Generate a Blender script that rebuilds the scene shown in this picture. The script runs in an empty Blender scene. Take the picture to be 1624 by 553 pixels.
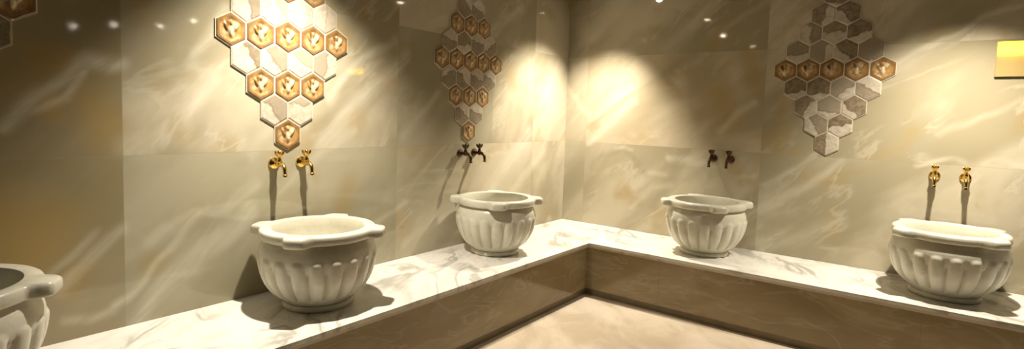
# A hammam corner: carved marble basins on an L-shaped bench, hexagon mosaics on polished onyx walls.
CAMF = (0.79316, 0.60513, -0.06871); CAMR = (0.608, -0.7933, 0.03179)
EXPO = -0.6
SPOTDEF = [
 ('spotlight over the large basin', (1.57,2.25), (1.62,2.56,.43), 490, 98, .95),
 ('spotlight next to the wall corner', (4.00,2.13), (4.02,2.56,.43), 520, 92, .8),
 ('spotlight over the rightmost basin', (3.82,-.13), (4.24,-.13,.5), 560, 94, .95),
 ('spotlight between the mosaics of the left wall', (2.80,2.06), (2.80,2.0,.0), 8, 80, 1.),
 ('spotlight over the leftmost basin', (.35,2.18), (.3,2.1,.0), 12, 80, 1.),
 ('spotlight over the basin right of the corner', (3.86,1.13), (3.8,1.2,.0), 25, 80, 1.),
 ('added fill spotlight in the middle of the room near the corner', (2.6,.9), (3.0,1.2,0), 50, 66, 1.),  # added fill lamp, out of view, with a fixture to match
 ('spotlight right of the rightmost basin', (3.30,-2.4), (3.3,-2.4,0), 6, 110, 1.),
 ('spotlight far down the room', (3.26,-3.4), (3.26,-3.4,0), 6, 110, 1.),
 ('spotlight second from the far end', (2.85,-3.95), (2.85,-3.95,0), 6, 110, 1.),
 ('spotlight at the far end of the room', (2.60,-4.85), (2.6,-4.85,0), 6, 110, 1.),
]
LVEINS =  [('l', 0.03, 0.9, 0.491, 1.332, 0.579, 1.444), ('l', 0.03, 0.9, 0.579, 1.444, 0.676, 1.536), ('l', 0.03, 0.9, 0.676, 1.536, 0.755, 1.599), ('l', 0.03, 0.9, 0.755, 1.599, 0.858, 1.62), ('l', 0.02, 0.8, 0.561, 1.394, 0.682, 1.454), ('l', 0.02, 0.8, 0.682, 1.454, 0.754, 1.563), ('l', 0.02, 0.5, 0.619, 0.732, 0.672, 0.783), ('l', 0.02, 0.5, 0.672, 0.783, 0.753, 0.857), ('l', 0.03, 0.6, 0.674, 0.662, 0.754, 0.781), ('l', 0.03, 0.6, 0.754, 0.781, 0.849, 0.842), ('l', 0.02, 0.6, 0.682, 0.541, 0.77, 0.528), ('l', 0.02, 0.6, 0.77, 0.528, 0.854, 0.534), ('l', 0.02, 0.8, 0.859, 0.547, 0.918, 0.57), ('l', 0.02, 0.8, 0.918, 0.57, 0.956, 0.605), ('l', 0.02, 0.8, 0.956, 0.605, 0.996, 0.662), ('l', 0.02, 0.8, 0.996, 0.662, 1.044, 0.712), ('l', 0.02, 0.8, 1.044, 0.712, 1.159, 0.871), ('l', 0.045, 0.8, 0.926, 0.433, 0.989, 0.499), ('l', 0.045, 0.8, 0.989, 0.499, 1.043, 0.57), ('l', 0.045, 0.8, 1.043, 0.57, 1.126, 0.635), ('l', 0.045, 0.8, 1.126, 0.635, 1.202, 0.699), ('l', 0.045, 0.8, 1.202, 0.699, 1.337, 0.805), ('l', 0.045, 0.8, 1.337, 0.805, 1.419, 0.893), ('d', 0.03, 0.7, 0.877, 0.643, 0.952, 0.686), ('d', 0.03, 0.7, 0.952, 0.686, 1.023, 0.731), ('d', 0.03, 0.7, 1.023, 0.731, 1.127, 0.799), ('d', 0.03, 0.7, 1.127, 0.799, 1.245, 0.866), ('d', 0.05, 0.5, 0.872, 0.471, 0.925, 0.53), ('d', 0.05, 0.5, 0.925, 0.53, 0.976, 0.562), ('l', 0.03, 0.5, 0.963, 0.772, 1.159, 0.871), ('l', 0.03, 0.5, 1.159, 0.871, 1.275, 0.901), ('l', 0.03, 0.5, 1.275, 0.901, 1.436, 1.025), ('l', 0.05, 0.9, 1.845, 1.213, 1.994, 1.361), ('l', 0.05, 0.9, 1.994, 1.361, 2.153, 1.481), ('l', 0.05, 0.9, 2.153, 1.481, 2.319, 1.641), ('l', 0.05, 0.9, 2.319, 1.641, 2.454, 1.763), ('l', 0.03, 0.6, 1.426, 1.158, 1.596, 1.326), ('l', 0.03, 0.9, 1.885, 1.452, 2.004, 1.636), ('l', 0.03, 0.9, 2.004, 1.636, 2.126, 1.742), ('l', 0.03, 0.9, 2.126, 1.742, 2.335, 1.868), ('l', 0.03, 0.5, 1.575, 0.979, 1.887, 1.175), ('l', 0.03, 0.5, 1.887, 1.175, 2.063, 1.266), ('d', 0.07, 0.7, 2.407, 1.478, 2.572, 1.561), ('d', 0.07, 0.7, 2.572, 1.561, 2.761, 1.638), ('d', 0.05, 0.5, 2.396, 1.22, 2.549, 1.325), ('d', 0.05, 0.5, 2.549, 1.325, 2.755, 1.437), ('l', 0.03, 0.45, 2.466, 1.261, 2.605, 1.39), ('l', 0.03, 0.45, 2.605, 1.39, 2.814, 1.551), ('l', 0.07, 0.8, 3.408, 0.814, 3.533, 0.935), ('l', 0.07, 0.8, 3.533, 0.935, 3.664, 1.06), ('l', 0.07, 0.8, 3.664, 1.06, 3.784, 1.164), ('l', 0.07, 0.8, 3.784, 1.164, 3.88, 1.267), ('l', 0.04, 0.6, 3.714, 0.787, 3.888, 0.967), ('l', 0.04, 0.6, 3.888, 0.967, 4.124, 1.127), ('l', 0.05, 0.6, 3.227, 1.93, 3.436, 2.109), ('l', 0.05, 0.6, 3.436, 2.109, 3.738, 2.33), ('l', 0.04, 0.7, 3.038, 1.797, 3.288, 1.918), ('l', 0.04, 0.5, 2.484, 0.507, 2.779, 0.641), ('l', 0.04, 0.5, 2.779, 0.641, 3.044, 0.702), ('l', 0.03, 0.6, 1.248, 1.538, 1.183, 1.428), ('l', 0.03, 0.6, 1.183, 1.428, 1.131, 1.261), ('l', 0.05, 0.4, 0.874, 1.243, 1.023, 1.257), ('l', 0.05, 0.4, 1.023, 1.257, 1.217, 1.241), ('l', 0.03, 0.6, 1.134, 1.619, 1.22, 1.748), ('l', 0.03, 0.6, 1.22, 1.748, 1.31, 1.883), ('d', 0.06, 0.5, 0.976, 1.576, 1.134, 1.663), ('d', 0.06, 0.5, 1.134, 1.663, 1.279, 1.71), ('l', 0.02, 0.5, 2.071, 0.658, 2.266, 0.703), ('l', 0.02, 0.5, 2.266, 0.703, 2.478, 0.768), ('o', 0.16, 0.9, 0.421, 0.939, 0.525, 0.893), ('o', 0.06, 0.8, 0.601, 1.574, 0.656, 1.585), ('o', 0.1, 0.6, 0.763, 1.453, 0.817, 1.334), ('o', 0.05, 0.8, 0.642, 1.447, 0.625, 1.396), ('o', 0.05, 0.6, 0.716, 0.734, 0.695, 0.657), ('o', 0.07, 0.45, 2.113, 1.362, 2.062, 1.304), ('o', 0.08, 0.4, 3.586, 1.744, 3.669, 1.645), ('o', 0.07, 0.5, 2.044, 0.937, 2.0, 0.825), ('o', 0.05, 0.6, 0.978, 0.666, 0.991, 0.666), ('o', 0.1, 0.4, 0.524, 1.514, 0.581, 1.543)]
RVEINS =  [('l', 0.04, 0.9, 2.525, 1.21, 2.342, 1.376), ('l', 0.04, 0.9, 2.342, 1.376, 2.109, 1.563), ('d', 0.03, 0.6, 2.513, 1.387, 2.317, 1.509), ('d', 0.03, 0.6, 2.317, 1.509, 2.1, 1.624), ('d', 0.03, 0.6, 2.1, 1.624, 1.853, 1.786), ('d', 0.03, 0.6, 1.853, 1.786, 1.71, 1.91), ('d', 0.03, 0.6, 1.71, 1.91, 1.596, 1.963), ('l', 0.03, 0.6, 2.528, 1.416, 2.351, 1.548), ('l', 0.03, 0.6, 2.351, 1.548, 2.08, 1.691), ('l', 0.07, 0.8, 2.538, 2.192, 2.389, 2.33), ('l', 0.07, 0.8, 2.389, 2.33, 2.203, 2.469), ('l', 0.03, 0.6, 2.847, 1.718, 2.72, 1.585), ('l', 0.03, 0.6, 2.72, 1.585, 2.577, 1.462), ('l', 0.03, 0.6, 1.366, 1.323, 1.237, 1.464), ('l', 0.03, 0.6, 1.237, 1.464, 1.094, 1.59), ('d', 0.03, 0.8, 2.478, 0.94, 2.391, 1.053), ('d', 0.03, 0.8, 2.391, 1.053, 2.271, 1.085), ('d', 0.03, 0.8, 2.271, 1.085, 2.109, 1.074), ('d', 0.03, 0.8, 2.109, 1.074, 2.0, 0.942), ('l', 0.02, 0.6, 2.273, 1.125, 2.098, 1.109), ('d', 0.1, 0.7, 2.783, 2.184, 2.685, 2.019), ('d', 0.06, 0.6, 2.818, 1.874, 2.847, 1.724), ('l', 0.02, 0.9, 0.192, 1.839, 0.068, 1.91), ('l', 0.02, 0.9, 0.068, 1.91, -0.062, 1.993), ('l', 0.02, 0.9, -0.062, 1.993, -0.239, 2.137), ('l', 0.02, 0.9, -0.239, 2.137, -0.395, 2.202), ('l', 0.02, 0.5, -0.045, 1.352, -0.228, 1.473), ('l', 0.02, 0.5, -0.228, 1.473, -0.437, 1.605), ('l', 0.03, 0.6, 1.118, 0.647, 0.857, 0.84), ('l', 0.03, 0.6, 0.857, 0.84, 0.654, 0.995), ('l', 0.03, 0.6, 0.654, 0.995, 0.485, 1.157), ('l', 0.02, 0.5, 0.972, 0.914, 0.785, 1.077), ('l', 0.02, 0.5, 0.785, 1.077, 0.63, 1.252), ('l', 0.03, 0.7, 0.938, 1.828, 0.866, 2.059), ('l', 0.03, 0.7, 0.866, 2.059, 0.731, 2.232), ('d', 0.03, 0.5, 1.053, 1.903, 0.893, 2.154), ('d', 0.03, 0.5, 0.893, 2.154, 0.818, 2.308), ('l', 0.025, 0.9, 1.749, 1.09, 1.596, 1.091), ('l', 0.025, 0.9, 1.596, 1.091, 1.449, 1.086), ('l', 0.02, 0.4, 1.923, 0.949, 1.781, 0.962), ('l', 0.02, 0.4, 1.175, 0.972, 1.045, 0.98), ('l', 0.015, 0.7, 0.069, 1.173, -0.028, 1.21), ('l', 0.015, 0.7, -0.028, 1.21, -0.14, 1.215), ('l', 0.015, 0.7, -0.14, 1.215, -0.189, 1.194), ('l', 0.015, 0.5, -0.281, 1.186, -0.338, 1.222), ('l', 0.015, 0.5, -0.338, 1.222, -0.466, 1.194), ('l', 0.03, 0.4, 1.445, 2.093, 1.21, 2.225), ('l', 0.03, 0.4, 1.21, 2.225, 0.95, 2.391), ('l', 0.03, 0.5, 2.086, 0.622, 1.916, 0.811), ('l', 0.03, 0.5, 1.916, 0.811, 1.749, 0.884), ('o', 0.12, 0.6, 1.369, 1.637, 1.308, 1.437), ('o', 0.08, 0.5, 0.995, 1.302, 0.912, 1.401), ('o', 0.06, 0.5, 0.92, 1.305, 0.924, 1.233), ('o', 0.08, 0.5, 1.146, 1.931, 1.089, 1.735), ('o', 0.07, 0.4, 0.896, 1.639, 0.917, 1.544), ('o', 0.06, 0.3, 2.186, 0.782, 2.028, 0.686), ('l', 0.05, 0.4, 1.014, 0.464, 0.756, 0.604), ('l', 0.05, 0.4, 0.756, 0.604, 0.48, 0.763)]
import bpy, bmesh, math, random
from mathutils import Vector, Matrix
PI = math.pi
C = bpy.context.scene.collection
random.seed(7)

# ------------------------------------------------------------------ measures (metres, floor at z = 0)
WX = 4.512      # face of the right wall (plane x = WX)
WY = 2.800      # face of the left wall (plane y = WY)
FX, FY = 3.802, 2.100   # front edges of the bench top
BT = 0.4255     # bench top height
CEIL = 2.56
X0, Y0 = -3.2, -5.6     # far ends of the room

# ------------------------------------------------------------------ helpers
def new_obj(name, bm, mat=None, parent=None, smooth=None, loc=None):
    me = bpy.data.meshes.new(name)
    bmesh.ops.recalc_face_normals(bm, faces=bm.faces[:])
    bm.to_mesh(me); bm.free()
    o = bpy.data.objects.new(name, me); C.objects.link(o)
    if mat: me.materials.append(mat)
    if parent: o.parent = parent
    if loc: o.location = loc
    if smooth is not None:
        for p in me.polygons: p.use_smooth = True
        try:
            me.set_sharp_from_angle(angle=math.radians(smooth))
        except Exception: pass
    return o
def thing(name, label, cat, loc=(0,0,0), rotz=0, group=None):
    o = bpy.data.objects.new(name, None); C.objects.link(o)
    o.empty_display_size = .1
    o.location = loc; o.rotation_euler = (0,0,rotz)
    o['label'] = label; o['category'] = cat
    if group: o['group'] = group
    return o
def struct(name, bm, mat, label=None):
    o = new_obj(name, bm, mat); o['kind'] = 'structure'
    if label: o['label'] = label
    return o
def add_box(bm, x0,x1,y0,y1,z0,z1, bevel=0, seg=2):
    r = bmesh.ops.create_cube(bm, size=1)
    vs = r['verts']
    for v in vs:
        v.co = Vector((x0+(v.co.x+.5)*(x1-x0), y0+(v.co.y+.5)*(y1-y0), z0+(v.co.z+.5)*(z1-z0)))
    if bevel:
        es = list({e for v in vs for e in v.link_edges})
        bmesh.ops.bevel(bm, geom=es, offset=bevel, segments=seg, affect='EDGES', profile=.5)
def add_lathe(bm, prof, n=32, M=None, cap=True):
    M = M or Matrix()
    rings = []
    for r, z in prof:
        if r < 1e-6: rings.append([bm.verts.new(M @ Vector((0,0,z)))])
        else: rings.append([bm.verts.new(M @ Vector((r*math.cos(2*PI*i/n), r*math.sin(2*PI*i/n), z))) for i in range(n)])
    for a, b in zip(rings, rings[1:]):
        for i in range(n):
            j = (i+1) % n
            if len(a) == 1 and len(b) == 1: continue
            if len(a) == 1: bm.faces.new((a[0], b[i], b[j]))
            elif len(b) == 1: bm.faces.new((a[i], a[j], b[0]))
            else: bm.faces.new((a[i], a[j], b[j], b[i]))
    if cap:
        if len(rings[0]) > 1: bm.faces.new(rings[0])
        if len(rings[-1]) > 1: bm.faces.new(rings[-1])
def add_sweep(bm, pts, rad, n=14, cap=True):
    pts = [Vector(p) for p in pts]; rings = []
    up = Vector((1,0,0))
    for i, p in enumerate(pts):
        t = (pts[min(i+1,len(pts)-1)] - pts[max(i-1,0)]).normalized()
        a = t.cross(up); a = a.normalized() if a.length > 1e-4 else Vector((0,1,0))
        b = t.cross(a).normalized(); r = rad[i]
        rings.append([bm.verts.new(p + a*(r*math.cos(2*PI*k/n)) + b*(r*math.sin(2*PI*k/n))) for k in range(n)])
    for a, b in zip(rings, rings[1:]):
        for k in range(n):
            j = (k+1) % n; bm.faces.new((a[k], a[j], b[j], b[k]))
    if cap: bm.faces.new(rings[0]); bm.faces.new(rings[-1])
def sm(a, b, x):
    t = max(0., min(1., (x-a)/(b-a))); return t*t*(3-2*t)
def dup(root, loc, rotz, label, group=None):
    r = root.copy(); C.objects.link(r); r.location = loc; r.rotation_euler = (0,0,rotz); r['label'] = label
    if group: r['group'] = group
    for ch in [o for o in root.children]:
        c = ch.copy(); C.objects.link(c); c.parent = r
        for g in [o for o in ch.children]:
            d = g.copy(); C.objects.link(d); d.parent = c
    return r

# ------------------------------------------------------------------ node helpers
class NT:
    def __init__(s, name):
        s.m = bpy.data.materials.new(name); s.m.use_nodes = True
        s.t = s.m.node_tree; s.t.nodes.clear()
        s.out = s.t.nodes.new('ShaderNodeOutputMaterial')
        s.b = s.t.nodes.new('ShaderNodeBsdfPrincipled')
        s.t.links.new(s.b.outputs[0], s.out.inputs[0])
    def set(s, sock, v):
        if hasattr(v, 'is_output') or isinstance(v, bpy.types.NodeSocket): s.t.links.new(v, sock)
        elif v is not None:
            if isinstance(v, (tuple, list)) and len(v) == 3 and sock.type == 'RGBA': v = (*v, 1)
            sock.default_value = v
    def math(s, op, a, b=None, c=None, clamp=False):
        n = s.t.nodes.new('ShaderNodeMath'); n.operation = op; n.use_clamp = clamp
        s.set(n.inputs[0], a)
        if b is not None: s.set(n.inputs[1], b)
        if c is not None: s.set(n.inputs[2], c)
        return n.outputs[0]
    def vm(s, op, a, b=None, c=None, scale=None):
        n = s.t.nodes.new('ShaderNodeVectorMath'); n.operation = op
        s.set(n.inputs[0], a)
        if b is not None: s.set(n.inputs[1], b)
        if c is not None: s.set(n.inputs[2], c)
        if scale is not None: s.set(n.inputs[3], scale)
        return n.outputs['Value'] if op in ('LENGTH','DOT_PRODUCT','DISTANCE') else n.outputs[0]
    def noise(s, vec, scale, detail=4, rough=.55, dist=0, color=False):
        n = s.t.nodes.new('ShaderNodeTexNoise'); s.set(n.inputs['Vector'], vec)
        n.inputs['Scale'].default_value = scale; n.inputs['Detail'].default_value = detail
        n.inputs['Roughness'].default_value = rough; n.inputs['Distortion'].default_value = dist
        return n.outputs['Color'] if color else n.outputs['Fac']
    def mr(s, v, a, b, c=0., d=1., smooth=True):
        n = s.t.nodes.new('ShaderNodeMapRange'); n.interpolation_type = 'SMOOTHSTEP' if smooth else 'LINEAR'
        for i, q in enumerate((v, a, b, c, d)): s.set(n.inputs[i], q)
        return n.outputs[0]
    def mix(s, f, a, b, mode='MIX'):
        n = s.t.nodes.new('ShaderNodeMix'); n.data_type = 'RGBA'; n.blend_type = mode
        s.set(n.inputs[0], f); s.set(n.inputs[6], a); s.set(n.inputs[7], b)
        return n.outputs[2]
    def obj(s):
        return s.t.nodes.new('ShaderNodeTexCoord').outputs['Object']
    def sep(s, v):
        n = s.t.nodes.new('ShaderNodeSeparateXYZ'); s.set(n.inputs[0], v); return n.outputs
    def comb(s, x, y, z):
        n = s.t.nodes.new('ShaderNodeCombineXYZ')
        for i, q in enumerate((x, y, z)): s.set(n.inputs[i], q)
        return n.outputs[0]
    def p(s, **k):
        for a, v in k.items(): s.set(s.b.inputs[a.replace('_', ' ')], v)
        return s.m
def bump(n, h, strength=.2, dist=.01):
    b = n.t.nodes.new('ShaderNodeBump'); b.inputs['Strength'].default_value = strength; b.inputs['Distance'].default_value = dist
    n.set(b.inputs['Height'], h); return b.outputs[0]

# ------------------------------------------------------------------ materials
CREAM = (.50,.435,.315); TAUPE = (.325,.278,.178); OCHRE = (.36,.25,.095); VEIN = (.76,.70,.57); DARKV = (.27,.24,.165); SAGE = (.34,.31,.215)
def onyx(name, axis, flip, vj, hj, tints=(), base_dim=1.0, rough=.05):
    n = NT(name)
    o = n.sep(n.obj()); u = o[0 if axis == 'x' else 1]; z = o[2]
    P = n.comb(u, z, 0.)
    # cloudy ground, drawn out along the 40 degree grain of the slabs
    a = math.radians(42 if not flip else 138)
    g1 = n.math('ADD', n.math('MULTIPLY', u, math.cos(a)), n.math('MULTIPLY', z, math.sin(a)))
    g2 = n.math('ADD', n.math('MULTIPLY', u, -math.sin(a)), n.math('MULTIPLY', z, math.cos(a)))
    # each slab is its own piece of stone
    tu = n.math('FLOOR', n.math('DIVIDE', n.math('SUBTRACT', u, vj), 1.55)); tz = n.math('FLOOR', n.math('DIVIDE', n.math('SUBTRACT', z, hj), .79))
    tid = n.math('ADD', n.math('MULTIPLY', tu, 3.7), n.math('MULTIPLY', tz, 9.1))
    G = n.comb(n.math('MULTIPLY', g1, .45), g2, tid)
    c1 = n.noise(G, 1.7, 4, .5, .4); c2 = n.noise(G, 3.6, 4, .55, .6); c3 = n.noise(n.comb(g1, g2, tid), 3.1, 3, .5, .3)
    c4 = n.noise(n.comb(n.math('MULTIPLY', g1, .3), g2, n.math('ADD', tid, 5.)), 2.1, 5, .6, .8)
    col = n.mix(n.mr(c1, .40, .60), TAUPE, CREAM)
    col = n.mix(n.math('MULTIPLY', n.mr(c2, .5, .72), .45), col, SAGE)
    col = n.mix(n.math('MULTIPLY', n.mr(c3, .54, .72), .50), col, OCHRE)
    # thin natural veins where the cloud field crosses its middle
    r = n.math('ABSOLUTE', n.math('SUBTRACT', c4, .5))
    col = n.mix(n.math('MULTIPLY', n.mr(r, .0, .030, 1., 0.), n.mr(c3, .42, .6, 0., .20)), col, VEIN)
    # slabs' own tints
    for (u0,u1,z0,z1,tint,f) in tints:
        k = n.math('MULTIPLY', n.math('MULTIPLY', n.math('GREATER_THAN', u, u0), n.math('LESS_THAN', u, u1)),
                   n.math('MULTIPLY', n.math('GREATER_THAN', z, z0), n.math('LESS_THAN', z, z1)))
        col = n.mix(n.math('MULTIPLY', k, f), col, tint)
    # mapped veins and patches, stored on the wall's own mesh
    at = n.t.nodes.new('ShaderNodeAttribute'); at.attribute_name = 'stone_veins'
    ch = n.t.nodes.new('ShaderNodeSeparateColor'); n.t.links.new(at.outputs['Color'], ch.inputs[0])
    fib = n.noise(n.comb(n.math('MULTIPLY', g1, 1.1), n.math('MULTIPLY', g2, 7.), 3.), 2.2, 4, .6, .5)
    br = n.mr(fib, .30, .70, .20, .52)
    for i, cc, kf in ((2, OCHRE, 1.), (1, DARKV, n.math('MULTIPLY', br, 1.5, clamp=True)), (0, VEIN, br)):
        col = n.mix(n.math('MULTIPLY', ch.outputs[i], kf), col, cc)
    # tight joints between slabs
    fu = n.math('ABSOLUTE', n.math('SUBTRACT', n.math('FRACT', n.math('ADD', n.math('DIVIDE', n.math('SUBTRACT', u, vj), 1.55), .5)), .5))
    fz = n.math('ABSOLUTE', n.math('SUBTRACT', n.math('FRACT', n.math('ADD', n.math('DIVIDE', n.math('SUBTRACT', z, hj), .79), .5)), .5))
    j = n.math('MAXIMUM', n.mr(fu, .0006, .0022, 1., 0.), n.mr(fz, .001, .004, 1., 0.))
    col = n.mix(n.math('MULTIPLY', j, .35), col, (.30,.26,.17))
    if base_dim != 1: col = n.mix(1., col, (base_dim,)*3, 'MULTIPLY')
    return n.p(Base_Color=col, Roughness=rough, IOR=1.5)
def fascia_mat(name):
    n = NT(name); o = n.obj(); s = n.sep(o)
    u = n.math('ADD', s[0], n.math('MULTIPLY', s[1], -1.))
    G = n.comb(n.math('MULTIPLY', u, .6), n.math('MULTIPLY', s[2], 1.6), 2.)
    c = n.noise(G, 1.8, 5, .6, .8); d = n.noise(G, 5., 4, .6, .8)
    col = n.mix(n.mr(c, .35, .65), (.26,.195,.10), (.35,.28,.16))
    col = n.mix(n.math('MULTIPLY', n.mr(d, .58, .75), .3), col, (.44,.38,.27))
    t = n.noise(G, 2.6, 3, .5, 1.5)
    col = n.mix(n.math('MULTIPLY', n.mr(n.math('ABSOLUTE', n.math('SUBTRACT', t, .5)), 0., .03, 1., 0.), .25), col, (.50,.44,.32))
    f = n.math('ABSOLUTE', n.math('SUBTRACT', n.math('FRACT', n.math('DIVIDE', n.math('ADD', u, .17), 1.55)), .5))
    col = n.mix(n.math('MULTIPLY', n.mr(f, .0008, .002, 1., 0.), .5), col, (.22,.17,.09))
    return n.p(Base_Color=col, Roughness=.10, IOR=1.5)
def marble_white(name, base=(.80,.765,.69), vein=(.30,.28,.23), vs=1., rough=.16, seed=0., amount=.72, flip=False):
    n = NT(name); o = n.obj()
    s = n.sep(o)
    a = math.radians(35)
    P = n.comb(n.math('ADD', n.math('MULTIPLY', s[0], math.cos(a)), n.math('MULTIPLY', s[1], math.sin(a))),
               n.math('MULTIPLY', n.math('SUBTRACT', n.math('MULTIPLY', s[1], math.cos(a)), n.math('MULTIPLY', s[0], math.sin(a))), 1.9),
               n.math('ADD', s[2], seed))
    w = n.noise(P, 1.5*vs, 4, .5, 1.1)
    v1 = n.mr(n.math('ABSOLUTE', n.math('SUBTRACT', w, .5)), .0, .07, 1., 0.)
    w2 = n.noise(n.vm('ADD', P, (3.3,1.7,0)), 5.2*vs, 6, .65, 1.0)
    v2 = n.mr(n.math('ABSOLUTE', n.math('SUBTRACT', w2, .5)), .0, .022, 1., 0.)
    cl = n.noise(P, 3.4*vs, 4, .6, .5)
    msk = n.mr(n.noise(P, 1.6, 2, .5), .40, .62)
    vv = n.math('MULTIPLY', n.math('MAXIMUM', v1, n.math('MULTIPLY', v2, .6)), msk)
    col = n.mix(n.math('MULTIPLY', n.mr(cl, .46, .72), .42), base, (.55,.50,.41))
    col = n.mix(n.math('MULTIPLY', vv, amount), col, vein)
    return n.p(Base_Color=col, Roughness=rough, IOR=1.5)
def simple(name, col, rough=.5, metal=0., **k):
    n = NT(name)
    v = n.noise(n.obj(), k.pop('ns', 12.), 3, .6)
    c = n.mix(n.mr(v, .3, .7), tuple(x*.9 for x in col), tuple(min(1, x*1.08) for x in col))
    return n.p(Base_Color=c, Roughness=rough, Metallic=metal)

JV_L, JH = .861, 1.4255-.235
M_left = onyx('honey onyx slab left', 'x', False, JV_L, JH,
    tints=[(.861,2.41,.4,JH,(.30,.275,.18),.5),(2.41,3.4,JH,1.98,(.30,.275,.18),.5),(-3.,.861,.4,3.,(.23,.18,.09),.75),(2.41,3.96,.4,JH,CREAM,.2)])
M_right = onyx('honey onyx slab right', 'y', True, 2.577, JH,
    tints=[(2.577,3.,JH,1.98,CREAM,.45),(2.577,3.,.4,JH,SAGE,.35),(1.03,2.577,JH,1.98,(.50,.38,.24),.25),(-.52,1.03,.4,JH,SAGE,.1)])
M_plainwall = simple('beige wall stone', (.10,.08,.05), .35, ns=1.3)
M_ceiling = simple('ceiling paint', (.12,.10,.07), .8, ns=2.)
M_fascia = fascia_mat('bench front stone')
M_plinth = simple('dark skirting stone', (.22,.165,.085), .4)
M_bench = marble_white('veined white bench marble', vs=1.0)
M_bench_edge = marble_white('veined bench edge marble', base=(.62,.55,.43), vs=1.4, seed=4.)  # unlit edge: its shade is put into a browner base
def basin_mat(name):
    n = NT(name); o = n.obj()
    c = n.noise(o, 3., 5, .6, .6)
    col = n.mix(n.mr(c, .35, .68), (.61,.575,.455), (.72,.685,.565))
    v = n.noise(n.vm('MULTIPLY', o, (1,1,1.6)), 4., 5, .6, 1.3)
    col = n.mix(n.math('MULTIPLY', n.mr(n.math('ABSOLUTE', n.math('SUBTRACT', v, .5)), 0., .018, 1., 0.), .22), col, (.45,.42,.34))
    return n.p(Base_Color=col, Roughness=.24, IOR=1.5)
M_basin = basin_mat('carved white marble')
def floor_mat():
    n = NT('beige floor marble'); o = n.obj(); s = n.sep(o)
    P = n.comb(n.math('MULTIPLY', n.math('ADD', s[0], s[1]), .5), n.math('SUBTRACT', s[0], s[1]), 0.)
    c = n.noise(P, 1.7, 5, .6, .8); d = n.noise(P, 6., 4, .6, .4)
    col = n.mix(n.mr(c, .35, .65), (.50,.40,.285), (.66,.55,.42))
    col = n.mix(n.math('MULTIPLY', n.mr(d, .55, .72), .3), col, (.42,.33,.22))
    return n.p(Base_Color=col, Roughness=.22, IOR=1.45)
M_floor = floor_mat()
def brass():
    n = NT('polished brass'); v = n.noise(n.obj(), 60., 2, .5)
    return n.p(Base_Color=n.mix(n.mr(v,.3,.7), (.70,.45,.11), (.86,.60,.20)), Roughness=.2, Metallic=1.)
def shade_brass():  # brass of the taps in shade, the shade put into its colour
    n = NT('brass darkened for shade'); v = n.noise(n.obj(), 60., 2, .5)
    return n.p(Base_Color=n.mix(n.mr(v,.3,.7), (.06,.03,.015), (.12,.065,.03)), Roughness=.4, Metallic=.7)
M_brass, M_shadebrass = brass(), shade_brass()
M_black = simple('dark tap outlet disc', (.03,.02,.01), .6)  # flat disc, its near-black colour stands for the shade inside the spout
def amber_mat():
    n = NT('amber carved glass tile'); o = n.obj(); s = n.sep(o)
    info = n.t.nodes.new('ShaderNodeObjectInfo')
    W = .15
    P = n.comb(n.math('DIVIDE', s[0], W), n.math('DIVIDE', s[2], W), 0.)
    def blob(x, z, rx, rz, st):
        d = n.vm('LENGTH', n.vm('MULTIPLY', n.vm('SUBTRACT', P, (x,z,0)), (1/rx,1/rz,0)))
        return n.mr(d, .35, 1., st, 0.)
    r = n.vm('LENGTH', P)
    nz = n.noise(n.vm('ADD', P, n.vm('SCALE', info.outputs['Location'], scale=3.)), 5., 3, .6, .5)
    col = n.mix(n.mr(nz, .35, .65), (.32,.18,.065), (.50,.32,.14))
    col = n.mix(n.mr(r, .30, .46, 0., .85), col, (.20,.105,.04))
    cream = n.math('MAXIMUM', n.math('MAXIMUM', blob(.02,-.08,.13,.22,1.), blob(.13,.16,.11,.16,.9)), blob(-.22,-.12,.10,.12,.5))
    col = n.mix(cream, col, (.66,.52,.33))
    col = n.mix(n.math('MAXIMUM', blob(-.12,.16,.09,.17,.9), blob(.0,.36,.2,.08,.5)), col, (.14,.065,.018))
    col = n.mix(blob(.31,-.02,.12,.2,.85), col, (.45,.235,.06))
    return n.p(Base_Color=col, Roughness=.22, IOR=1.5, Coat_Weight=.4)
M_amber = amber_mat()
def hexmarble_mat():
    # obj.color = (angle / 2 pi, edge offset, shade of the dark part, seed)
    n = NT('two tone marble tile'); o = n.obj(); s = n.sep(o)
    info = n.t.nodes.new('ShaderNodeObjectInfo')
    sc = n.t.nodes.new('ShaderNodeSeparateColor'); n.t.links.new(info.outputs['Color'], sc.inputs[0])
    W = .15
    x = n.math('DIVIDE', s[0], W); z = n.math('DIVIDE', s[2], W)
    seed = n.math('MULTIPLY', info.outputs['Alpha'], 37.)
    ang = n.math('MULTIPLY', sc.outputs[0], 2*PI)
    off = n.math('SUBTRACT', sc.outputs[1], .58)
    P = n.comb(x, z, seed)
    wob = n.math('MULTIPLY', n.math('SUBTRACT', n.noise(P, 2.2, 3, .55), .5), .55)
    d = n.math('ADD', n.math('ADD', n.math('MULTIPLY', x, n.math('COSINE', ang)), n.math('MULTIPLY', z, n.math('SINE', ang))), n.math('SUBTRACT', wob, off))
    k = n.mr(d, -.05, .03)
    fine = n.noise(P, 4.5, 4, .6, .6)
    light = n.mix(n.mr(fine, .35, .7), (.55,.48,.38), (.42,.36,.27))
    dark0 = n.mix(n.mr(fine, .3, .7), (.17,.125,.075), (.29,.23,.155))
    dark = n.mix(sc.outputs[2], light, dark0)
    col = n.mix(k, light, dark)
    edge = n.mr(n.math('ABSOLUTE', n.math('ADD', d, -.015)), 0., .07, 1., 0.)
    col = n.mix(n.math('MULTIPLY', edge, n.math('MULTIPLY', sc.outputs[2], .55)), col, (.15,.10,.05))
    return n.p(Base_Color=col, Roughness=.2, IOR=1.5)
M_hexmarble = hexmarble_mat()
M_grout = simple('pale grout', (.60,.53,.40), .7, ns=30.)
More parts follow.
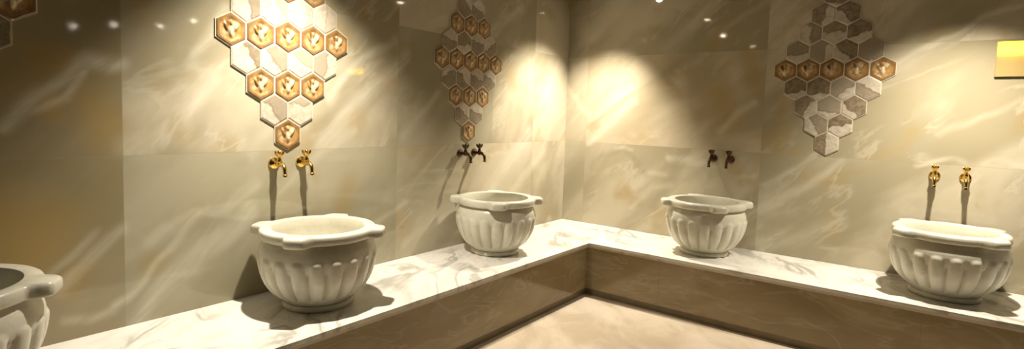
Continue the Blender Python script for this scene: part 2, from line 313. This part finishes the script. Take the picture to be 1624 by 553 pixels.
def emis(name, col, s):
    n = NT(name); n.p(Base_Color=(.8,.8,.8), Emission_Color=col, Emission_Strength=s); return n.m

# ------------------------------------------------------------------ room shell
T = .12
import numpy as np
from mathutils import noise as mnoise
def slab_wall(name, mat, label, axis, u0, u1, f0, f1, veins):
    st = .0125
    us = [u0] + list(np.arange(f0, f1, st)) + [u1] if f0 > u0 else list(np.arange(f0, f1, st)) + [u1]
    zs = [0.] + list(np.arange(.42, CEIL, st)) + [CEIL]
    nu, nz = len(us), len(zs)
    Ug, Zg = np.meshgrid(np.array(us), np.array(zs), indexing='ij')
    U, Z = Ug.ravel(), Zg.ravel()
    wu = np.zeros_like(U); wz = np.zeros_like(Z)
    for i in range(len(U)):
        p = Vector((U[i]*2.3, Z[i]*2.3, 0.7)); q = p*3.1
        wu[i] = .055*mnoise.noise(p)+.022*mnoise.noise(q); wz[i] = .055*mnoise.noise(p+Vector((9,3,1)))+.022*mnoise.noise(q+Vector((5,1,2)))
    U2, Z2 = U+wu, Z+wz
    val = {k: np.zeros_like(U) for k in 'ldo'}
    for k, w, s_, ax, az, bx, bz in veins:
        bax, baz = bx-ax, bz-az
        h = np.clip(((U2-ax)*bax+(Z2-az)*baz)/max(bax*bax+baz*baz, 1e-6), 0, 1)
        d = np.hypot(U2-ax-h*bax, Z2-az-h*baz)
        t = np.clip(d/(w*1.7), 0, 1); v = s_*(1-t*t*(3-2*t))
        val[k] = np.maximum(val[k], v)
    me = bpy.data.meshes.new(name)
    if axis == 'x': vs = [(float(a), WY, float(b)) for a, b in zip(U, Z)]
    else: vs = [(WX, float(a), float(b)) for a, b in zip(U, Z)]
    fs = []
    for i in range(nu-1):
        for j in range(nz-1):
            a = i*nz+j; f = (a, a+nz, a+nz+1, a+1)
            fs.append(f if axis == 'x' else f[::-1])
    k = len(vs)
    if axis == 'x': bx = (u0, u1, WY+.001, WY+T)
    else: bx = (WX+.001, WX+T, u0, u1)
    vs += [(x, y, z) for x in bx[:2] for y in bx[2:] for z in (0., CEIL)]
    fs += [(k,k+1,k+3,k+2),(k+4,k+6,k+7,k+5),(k,k+4,k+5,k+1),(k+2,k+3,k+7,k+6),(k,k+2,k+6,k+4),(k+1,k+5,k+7,k+3)]
    me.from_pydata(vs, [], fs); me.update()
    ca = me.color_attributes.new('stone_veins', 'FLOAT_COLOR', 'POINT')
    buf = np.zeros((len(vs), 4), dtype=np.float32); buf[:k, 0] = val['l']; buf[:k, 1] = val['d']; buf[:k, 2] = val['o']; buf[:, 3] = 1
    ca.data.foreach_set('color', buf.ravel())
    me.materials.append(mat)
    o = bpy.data.objects.new(name, me); C.objects.link(o); o['kind'] = 'structure'; o['label'] = label
slab_wall('wall_left', M_left, 'polished honey onyx slab wall on the left', 'x', X0, WX+T, .2, WX, LVEINS)
slab_wall('wall_right', M_right, 'polished honey onyx slab wall on the right', 'y', Y0, WY, -.8, WY, RVEINS)
bm = bmesh.new(); add_box(bm, X0-T, X0, Y0-T, WY+T, 0, CEIL); struct('wall_back', bm, M_plainwall)
bm = bmesh.new(); add_box(bm, X0, WX+T, Y0-T, Y0, 0, CEIL); struct('wall_front', bm, M_plainwall)
bm = bmesh.new(); add_box(bm, X0-T, WX+T, Y0-T, WY+T, -T, 0); struct('floor', bm, M_floor, 'beige polished marble floor')
bm = bmesh.new(); add_box(bm, X0-T, WX+T, Y0-T, WY+T, CEIL, CEIL+T); struct('ceiling', bm, M_ceiling)

# ------------------------------------------------------------------ the L-shaped bench
bench = thing('marble_bench', 'L-shaped stone bench with a veined white marble top running along both walls', 'bench', (FX, FY, 0))
def L_prism(bm, off, z0, z1, bevel=0.0):
    fx, fy = FX+off, FY+off
    pts = [(X0+.002, fy), (fx, fy), (fx, Y0+.002), (WX-.001, Y0+.002), (WX-.001, WY-.001), (X0+.002, WY-.001)]
    lo = [bm.verts.new((x-FX, y-FY, z0)) for x, y in pts]; hi = [bm.verts.new((x-FX, y-FY, z1)) for x, y in pts]
    bm.faces.new(lo); bm.faces.new(hi)
    for i in range(6):
        j = (i+1) % 6; bm.faces.new((lo[i], lo[j], hi[j], hi[i]))
    if bevel:
        es = [e for e in bm.edges if all(abs(v.co.z-z1) < 1e-6 for v in e.verts) and
              (all(abs(v.co.y-off) < 1e-5 for v in e.verts) or all(abs(v.co.x-off) < 1e-5 for v in e.verts))]
        bmesh.ops.bevel(bm, geom=es, offset=bevel, segments=3, affect='EDGES')
bm = bmesh.new(); L_prism(bm, 0, BT-.022, BT, .006); new_obj('bench_top', bm, M_bench, bench, smooth=35)
bm = bmesh.new(); L_prism(bm, .008, BT-.040, BT-.0221, .004); new_obj('edge_moulding', bm, M_bench_edge, bench, smooth=35)['label'] = 'lower edge strip of the bench top, browned for shade'
bm = bmesh.new(); L_prism(bm, .022, .050, BT-.0401); new_obj('front_panel', bm, M_fascia, bench)['label'] = 'polished honey brown stone front'
bm = bmesh.new(); L_prism(bm, .030, .0005, .0499); new_obj('plinth', bm, M_plinth, bench)['label'] = 'dark recessed skirting'

# ------------------------------------------------------------------ basins
RIMZ = .403
def rim_r(phi, R=.284, tip=.337):
    b = 0
    for k in range(4):
        a = PI/4 + k*PI/2
        d = abs((phi-a+PI) % (2*PI) - PI)
        b = max(b, 1-sm(.11, .27, d))
    return R + (tip-R)*b
def lobe_env(t):   # t: height fraction 0..1 of the fluted belt; soft foot, round top
    return sm(0, .18, t)*1.0
NL = 20
def make_basin(loc, rotz, label):
    t = thing('marble_basin', label, 'basin', loc, rotz, 'carved marble wash basins on the bench')
    # body: outer fluted wall, inner hollow
    prof = [(.034,.165),(.042,.172),(.055,.190),(.07,.206),(.09,.224),(.11,.239),(.135,.254),(.16,.265),(.19,.2745),(.22,.281),(.25,.285),
            (.275,.286),(.295,.284),(.312,.280),(.326,.274),(.338,.266),(.347,.258),(.354,.252)]
    prof2 = []
    for i in range(len(prof)-1):
        for k in range(3):
            f = k/3; prof2.append((prof[i][0]*(1-f)+prof[i+1][0]*f, prof[i][1]*(1-f)+prof[i+1][1]*f))
    prof2.append(prof[-1])
    N = NL*12; bm = bmesh.new(); rings = []
    for z, r in prof2:
        ring = []
        for i in range(N):
            ph = 2*PI*i/N; x = ((ph*NL/(2*PI)) % 1)*2-1      # -1..1 across one lobe
            top = .285 - .045*(1-math.sqrt(max(0, 1-min(1,abs(x))**2)))  # round arch of each lobe
            bot = .052
            depth = .0 if z > top or z < bot else 1
            edge = sm(0, .022, top-z)*sm(0, .03, z-bot)
            hump = math.sqrt(max(0, 1-(min(1, abs(x)/.88)**2.4)))
            gr = (-.015 + .023*hump)*edge
            ring.append(bm.verts.new(((r+gr)*math.cos(ph), (r+gr)*math.sin(ph), z)))
        rings.append(ring)
    inner = [(.354,.224),(.33,.224),(.28,.220),(.22,.206),(.16,.178),(.12,.145),(.09,.10),(.075,.05)]
    for z, r in inner:
        rings.append([bm.verts.new((r*math.cos(2*PI*i/N), r*math.sin(2*PI*i/N), z)) for i in range(N)])
    for a, b in zip(rings, rings[1:]):
        for i in range(N):
            j = (i+1) % N; bm.faces.new((a[i], a[j], b[j], b[i]))
    bm.faces.new(rings[0]); bm.faces.new(rings[-1])
    new_obj('bowl', bm, M_basin, t, smooth=60)
    # rim with four lugs on the diagonals
    bm = bmesh.new(); N = 160; rings = []
    for off, z in [(-.030,.3541),(-.012,.3541),(-.004,.357),(0,.364),(0,.390),(-.004,.398),(-.011,RIMZ),(None,RIMZ),(-1,.401),(-2,.394),(-3,.3541)]:
        ring = []
        for i in range(N):
            ph = 2*PI*i/N
            if off is None: r = .238
            elif off == -1: r = .230
            elif off == -2: r = .226
            elif off == -3: r = .2245
            else: r = rim_r(ph)+off
            ring.append(bm.verts.new((r*math.cos(ph), r*math.sin(ph), z)))
        rings.append(ring)
    for a, b in zip(rings, rings[1:]+rings[:1]):
        for i in range(N):
            j = (i+1) % N; bm.faces.new((a[i], a[j], b[j], b[i]))
    new_obj('rim', bm, M_basin, t, smooth=45)
    bm = bmesh.new(); add_lathe(bm, [(.160,.0003),(.170,.002),(.175,.008),(.176,.022),(.172,.030),(.163,.0338)], 72)
    new_obj('foot', bm, M_basin, t, smooth=40)
    return t
B = [((.225,2.46), 'white marble basin cut off by the left edge of the photo'),
     ((1.61,2.46), 'marble basin with bright rim under the brightly lit mosaic and two gold taps'),
     ((3.07,2.47), 'marble basin under two dark taps and the dim mosaic, left of the corner'),
     ((4.165,1.31), 'marble basin just right of the wall corner, with no mosaic above it'),
     ((4.16,-.13), 'rightmost marble basin, its rim brightly lit, below two gold taps')]
b0 = make_basin((B[1][0][0], B[1][0][1], BT), math.radians(-8), B[1][1])
for i, (xy, lab) in enumerate(B):
    if i != 1: dup(b0, (xy[0], xy[1], BT), math.radians([15,0,-4,-10,-2][i]), lab)

# ------------------------------------------------------------------ taps  (local: wall plane y = 0, room towards -y)
def make_tap(loc, rotz, label, mat, group):
    t = thing('brass_tap', label, 'tap', loc, rotz, group)
    RX = Matrix.Rotation(PI/2, 4, 'X')   # lathe z -> -y
    bm = bmesh.new(); add_lathe(bm, [(.010,-.0005),(.030,-.0005),(.0315,.003),(.029,.009),(.020,.013),(.014,.018)], 32, RX)
    new_obj('wall_flange', bm, mat, t, smooth=40)
    bm = bmesh.new()
    add_lathe(bm, [(.0115,.010),(.0115,.026),(.013,.029),(.013,.033),(.0105,.036),(.012,.045),(.0165,.052),(.018,.060),(.0165,.068),(.012,.075),(.010,.078)], 28, RX)
    add_lathe(bm, [(.014,.0),(.0145,.012),(.012,.018),(.013,.022),(.013,.025),(.009,.028)], 24, Matrix.Translation((0,-.058,0)))
    new_obj('valve_body', bm, mat, t, smooth=40)
    bm = bmesh.new(); pts = []; rad = []
    for k in range(13):
        a = k/12*math.radians(82)
        pts.append((0, -.072-.040*math.sin(a), -.006+.006 -.040*(1-math.cos(a)))); rad.append(.0125-.002*k/12)
    pts.append((0, -.1135, -.052)); rad.append(.0092); pts.append((0,-.114,-.055)); rad.append(.012); pts.append((0,-.114,-.064)); rad.append(.012)
    add_sweep(bm, pts, rad)
    sp = new_obj('spout', bm, mat, t, smooth=40)
    bm = bmesh.new(); add_lathe(bm, [(0,-.0655),(.0085,-.0655),(.0085,-.0642)], 16, Matrix.Translation((0,-.114,0)), cap=False)
    new_obj('outlet', bm, M_black, sp)
    # handle: flared stem, four prongs, ball on top
    bm = bmesh.new(); MT = Matrix.Translation((0,-.058,0))
    add_lathe(bm, [(.009,.026),(.0085,.034),(.0105,.040),(.0145,.047),(.0175,.053),(.0175,.058),(.008,.060)], 24, MT)
    for k in range(4):
        a = k*PI/2 + PI/4
        c, s_ = math.cos(a), math.sin(a)
        add_sweep(bm, [(.006*c,-.058+.006*s_,.042),(.013*c,-.058+.013*s_,.050),(.019*c,-.058+.019*s_,.060),(.022*c,-.058+.022*s_,.070)], [.0075,.0085,.0075,.004], 10)
    new_obj('handle', bm, mat, t, smooth=45)
    bm = bmesh.new(); bmesh.ops.create_uvsphere(bm, u_segments=18, v_segments=12, radius=.0105, matrix=Matrix.Translation((0,-.058,.063)))
    new_obj('handle_cap', bm, mat, t, smooth=60)
    return t
TZ = 1.4255-.302
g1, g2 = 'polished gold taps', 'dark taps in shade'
t0 = make_tap((1.553,WY-.0006,TZ), 0, 'left gold tap on the left wall above the large basin', M_brass, g1)
dup(t0, (1.712,WY-.0006,TZ), 0, 'right gold tap on the left wall above the large basin')
t1 = make_tap((3.022,WY-.0006,TZ), 0, 'left dark tap on the left wall below the dim hexagon mosaic', M_shadebrass, g2)
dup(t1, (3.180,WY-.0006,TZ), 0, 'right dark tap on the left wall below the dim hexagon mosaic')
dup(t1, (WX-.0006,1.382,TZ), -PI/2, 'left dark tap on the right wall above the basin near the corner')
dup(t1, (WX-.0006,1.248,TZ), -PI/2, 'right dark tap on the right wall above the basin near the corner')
dup(t0, (WX-.0006,-.041,TZ-.008), -PI/2, 'left gold tap on the right wall above the rightmost basin')
dup(t0, (WX-.0006,-.197,TZ-.008), -PI/2, 'right gold tap on the right wall above the rightmost basin')

# ------------------------------------------------------------------ hexagon mosaics
HW = .1518
def hexpts(w):      # pointed-top hexagon of width w across flats
    R = w/math.sqrt(3); return [(R*math.sin(i*PI/3), R*math.cos(i*PI/3)) for i in range(6)]
def hexr(phi, w):   # radius of the hexagon outline at angle phi (0 = up)
    a = (phi % (PI/3)) - PI/6
    return (w/2)/math.cos(a)
def amber_mesh():
    bm = bmesh.new(); w = HW*.955; NA = 60
    def H(x, z, q):
        h = .0115
        if q > .80: h = .0115 if q < .93 else .0115-.0055*sm(.93,1.,q)
        else: h = .0115-.0035*sm(0,1,(.80-q)/.18)
        if q < .8:
            X, Z = x/w, z/w
            def g(cx, cz, rx, rz, rot=0):
                c, s_ = math.cos(rot), math.sin(rot); a, b = (X-cx)*c+(Z-cz)*s_, -(X-cx)*s_+(Z-cz)*c
                return 1-sm(.35, 1.15, math.sqrt((a/rx)**2+(b/rz)**2))
            h += .009*max(g(0,-.10,.09,.21), g(.17,.08,.07,.20,-.45), g(-.17,.08,.07,.20,.45), .8*g(0,.22,.06,.10))
        return -h
    qs = [1,1,.975,.93,.87,.82,.78,.74,.70,.66,.62,.58,.54,.50,.46,.42,.38,.34,.30,.26,.22,.18,.14,.10,.05]
    rings = []
    for k, q in enumerate(qs):
        ring = []
        for i in range(NA):
            ph = 2*PI*i/NA; r = hexr(ph, w)*q; x, z = r*math.sin(ph), r*math.cos(ph)
            ring.append(bm.verts.new((x, -.0045 if k == 0 else H(x, z, q), z)))
        rings.append(ring)
    c = bm.verts.new((0, H(0,0,0), 0))
    for a, b in zip(rings, rings[1:]):
        for i in range(NA):
            j = (i+1) % NA; bm.faces.new((a[i], a[j], b[j], b[i]))
    for i in range(NA): bm.faces.new((rings[-1][i], rings[-1][(i+1)%NA], c))
    bm.faces.new(rings[0])
    return bm
def marblehex_mesh():
    bm = bmesh.new(); w = HW*.955
    lo = [bm.verts.new((x, -.0045, z)) for x, z in hexpts(w)]
    mid = [bm.verts.new((x, -.0078, z)) for x, z in hexpts(w)]
    hi = [bm.verts.new((x, -.0098, z)) for x, z in hexpts(w*.93)]
    bm.faces.new(lo); bm.faces.new(hi)
    for a, b in ((lo, mid), (mid, hi)):
        for i in range(6):
            j = (i+1) % 6; bm.faces.new((a[i], a[j], b[j], b[i]))
    return bm
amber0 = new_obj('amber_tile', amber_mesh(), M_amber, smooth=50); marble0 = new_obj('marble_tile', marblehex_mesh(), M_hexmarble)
used = {'a': False, 'm': False}
def rowcount(r): return 5-abs(r)
D2 = lambda deg, off, dark=1., seed=None: (deg/360 % 1, .5+off, dark, random.random() if seed is None else seed)
# row (0 = five wide, +1 = next below), column -> (direction the dark part lies, offset of its edge, depth of shade)
R3 = {(-3,0):D2(170,.03,1),(-3,1):D2(50,-.05,1), (-2,0):D2(10,.1,.8),(-2,1):D2(90,.12,.9),(-2,2):D2(110,-.05,1),
      (-1,0):D2(100,.0,.8),(-1,1):D2(170,-.1,.7),(-1,2):D2(40,-.05,1),(-1,3):D2(90,-.35,.75),
      (1,0):D2(95,-.1,1),(1,1):D2(100,-.12,1),(1,2):D2(130,-.12,.7),(1,3):D2(240,.05,.75),
      (2,0):D2(150,-.05,.9),(2,1):D2(80,-.2,.7),(2,2):D2(45,-.08,1),(3,0):D2(20,.0,.8),(3,1):D2(100,.1,1),(4,0):D2(180,.12,1),(-4,0):D2(90,-.3,1)}
R1 = {(1,0):D2(30,.2,.9),(1,1):D2(40,.05,.7),(1,2):D2(60,.1,.5),(1,3):D2(170,.0,.6),(3,0):D2(40,.0,.7),(3,1):D2(90,.3,.5),
      (-1,0):D2(10,.25,.8),(-1,1):D2(30,.3,.4),(-1,2):D2(0,.3,.3),(-1,3):D2(0,.1,.3)}
R2 = {(r,c): D2([250,265,240,300,255,230,100][(3*r+2*c)%7], [-.02,-.1,.06,.0][(r+c)%4], .85) for r in (-3,-1,1,3) for c in range(5-abs(r))}
def mosaic(loc, rotz, label, amber_rows, table):
    t = thing('hexagon_mosaic', label, 'mosaic', loc, rotz, 'diamond shaped hexagon tile mosaics')
    bm = bmesh.new(); dz = HW*math.sqrt(3)/2
    cells = [(r, c, (c-(rowcount(r)-1)/2)*HW, -r*dz) for r in range(-4, 5) for c in range(rowcount(r))]
    # one grout bed: union of the full-width cells, extruded
    vmap = {}
    def V(x, y, z):
        k = (round(x, 4), round(y, 4), round(z, 4))
        if k not in vmap: vmap[k] = bm.verts.new((x, y, z))
        return vmap[k]
    edges = {}
    for r, c, x, z in cells:
        hp = [(x+a, z+b) for a, b in hexpts(HW)]
        bm.faces.new([V(a, -.0065, b) for a, b in hp]); bm.faces.new([V(a, -.0004, b) for a, b in hp])
        for i in range(6):
            p, q = hp[i], hp[(i+1) % 6]
            k = tuple(sorted([(round(p[0],4), round(p[1],4)), (round(q[0],4), round(q[1],4))]))
            edges.setdefault(k, []).append((p, q))
    for k, l in edges.items():
        if len(l) == 1:
            (p, q) = l[0]; bm.faces.new([V(p[0],-.0065,p[1]), V(q[0],-.0065,q[1]), V(q[0],-.0004,q[1]), V(p[0],-.0004,p[1])])
    new_obj('grout_bed', bm, M_grout, t)
    for r, c, x, z in cells:
        a = r in amber_rows; src = amber0 if a else marble0
        kk = 'a' if a else 'm'
        if not used[kk]: o = src; used[kk] = True
        else: o = src.copy(); C.objects.link(o)
        o.parent = t; o.location = (x, 0, z)
        if not a: o.color = table.get((r, c)) or D2(random.choice([20,40,60,100,150,200,330]), random.uniform(-.1,.2), random.uniform(.4,.9))
    return t
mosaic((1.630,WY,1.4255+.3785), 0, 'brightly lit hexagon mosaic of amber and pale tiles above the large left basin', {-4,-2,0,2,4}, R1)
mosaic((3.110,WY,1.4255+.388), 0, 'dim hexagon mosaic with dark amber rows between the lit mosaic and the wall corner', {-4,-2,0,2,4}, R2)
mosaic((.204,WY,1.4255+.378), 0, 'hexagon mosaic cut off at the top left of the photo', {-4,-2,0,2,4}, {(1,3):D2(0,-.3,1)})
mosaic((WX,.588,1.4255+.390), -PI/2, 'mostly grey marble hexagon mosaic with one amber row on the right wall', {0}, R3)

# ------------------------------------------------------------------ amber wall light at the right edge
wl = thing('wall_light', 'glowing yellow rectangular light at the right edge of the photo', 'light', (WX, -.455, 1.86), -PI/2)
YW, YH, YD = .165, .108, .014      # half width, half height, depth
n = NT('frosted acrylic'); n.t.nodes.remove(n.b)
tr = n.t.nodes.new('ShaderNodeBsdfTranslucent'); tr.inputs[0].default_value = (.92,.85,.66,1)
df = n.t.nodes.new('ShaderNodeBsdfDiffuse'); df.inputs[0].default_value = (.70,.56,.28,1)
mx = n.t.nodes.new('ShaderNodeMixShader'); mx.inputs[0].default_value = .30
n.t.links.new(tr.outputs[0], mx.inputs[1]); n.t.links.new(df.outputs[0], mx.inputs[2]); n.t.links.new(mx.outputs[0], n.out.inputs[0])
M_acr = n.m
bm = bmesh.new()
add_box(bm, -YW, YW, -YD, -.0005, -YH, -YH+.003); add_box(bm, -YW, YW, -YD, -.0005, YH-.003, YH)
add_box(bm, -YW, -YW+.003, -YD, -.0005, -YH+.0031, YH-.0031); add_box(bm, YW-.003, YW, -YD, -.0005, -YH+.0031, YH-.0031)
add_box(bm, -YW+.0031, YW-.0031, -.003, -.0006, -YH+.0031, YH-.0031)
new_obj('housing', bm, simple('lamp housing bronze', (.30,.22,.10), .5), wl)
bm = bmesh.new(); add_box(bm, -YW+.0031, YW-.0031, -YD, -YD+.003, -YH+.0031, YH-.0031); new_obj('diffuser', bm, M_acr, wl)
bm = bmesh.new(); add_box(bm, -YW+.008, YW-.008, -.0075, -.0035, YH-.075, YH-.006); new_obj('lamp_strip', bm, emis('yellow lamp', (1.,.74,.02,1), 55.), wl)

# ------------------------------------------------------------------ ceiling spotlights
lens_on = emis('spotlight lens', (1,.86,.62,1), 140.); lens_low = emis('dim spotlight lens', (1,.86,.62,1), 45.)
lens_far = emis('far spotlight lens', (1,.90,.72,1), 150.)
M_trim = simple('spotlight trim white', (.6,.56,.48), .4)
def fixture(loc, label, lens, src=[None, None, None]):
    k = [lens_on, lens_low, lens_far].index(lens)
    if src[k] is None:
        t = thing('ceiling_spotlight', label, 'ceiling light', loc, 0, 'recessed ceiling spotlights')
        bm = bmesh.new(); add_lathe(bm, [(.030,-.0005),(.045,-.0005),(.045,-.006),(.040,-.009),(.031,-.006),(.030,-.0005)], 32, cap=False); new_obj('trim_ring', bm, M_trim, t, smooth=40)
        bm = bmesh.new(); add_lathe(bm, [(0,-.0006),(.0295,-.0006),(.028,-.010),(.020,-.018),(0,-.022)], 24, cap=False); new_obj('lens', bm, lens, t)
        src[k] = t
    else: t = dup(src[k], loc, 0, label)
    return t
LIGHT = (1., .925, .785)
def spot(name, loc, target, power, size, blend=1., rad=.028, col=LIGHT):
    l = bpy.data.lights.new(name, 'SPOT'); l.energy = power; l.color = col; l.spot_size = math.radians(size); l.spot_blend = blend; l.shadow_soft_size = rad
    o = bpy.data.objects.new(name, l); C.objects.link(o); o.location = loc
    d = Vector(target)-Vector(loc); o.rotation_euler = d.to_track_quat('-Z', 'Y').to_euler()
    return o
SZ = CEIL-.03
#SPOTS
for nm, (x, y), tgt, pw, size, blend in SPOTDEF:
    spot(nm, (x, y, SZ), tgt, pw, size, blend)
    fixture((x, y, CEIL), nm, lens_on if pw > 300 else (lens_low if y > 0 else lens_far))

# ------------------------------------------------------------------ world, camera, view
w = bpy.data.worlds.new('room dark'); bpy.context.scene.world = w; w.use_nodes = True
w.node_tree.nodes['Background'].inputs[0].default_value = (.01,.008,.005,1)
cd = bpy.data.cameras.new('camera'); cam = bpy.data.objects.new('camera', cd); C.objects.link(cam)
Fv = Vector(CAMF).normalized(); Rv = Vector(CAMR); Rv = (Rv-Fv*Rv.dot(Fv)).normalized(); Uv = Rv.cross(Fv)
cam.matrix_world = Matrix(((Rv.x,Uv.x,-Fv.x,0),(Rv.y,Uv.y,-Fv.y,0),(Rv.z,Uv.z,-Fv.z,1.4255),(0,0,0,1)))
cd.sensor_fit = 'HORIZONTAL'; cd.sensor_width = 36; cd.lens = 866*36/1624
cd.shift_x = 0; cd.shift_y = -(276.5-241.1)/1624; cd.clip_start = .02
sc = bpy.context.scene; sc.camera = cam
vs = sc.view_settings; vs.view_transform = 'Standard'; vs.look = 'None'; vs.exposure = EXPO; vs.gamma = 1; vs.use_curve_mapping = False
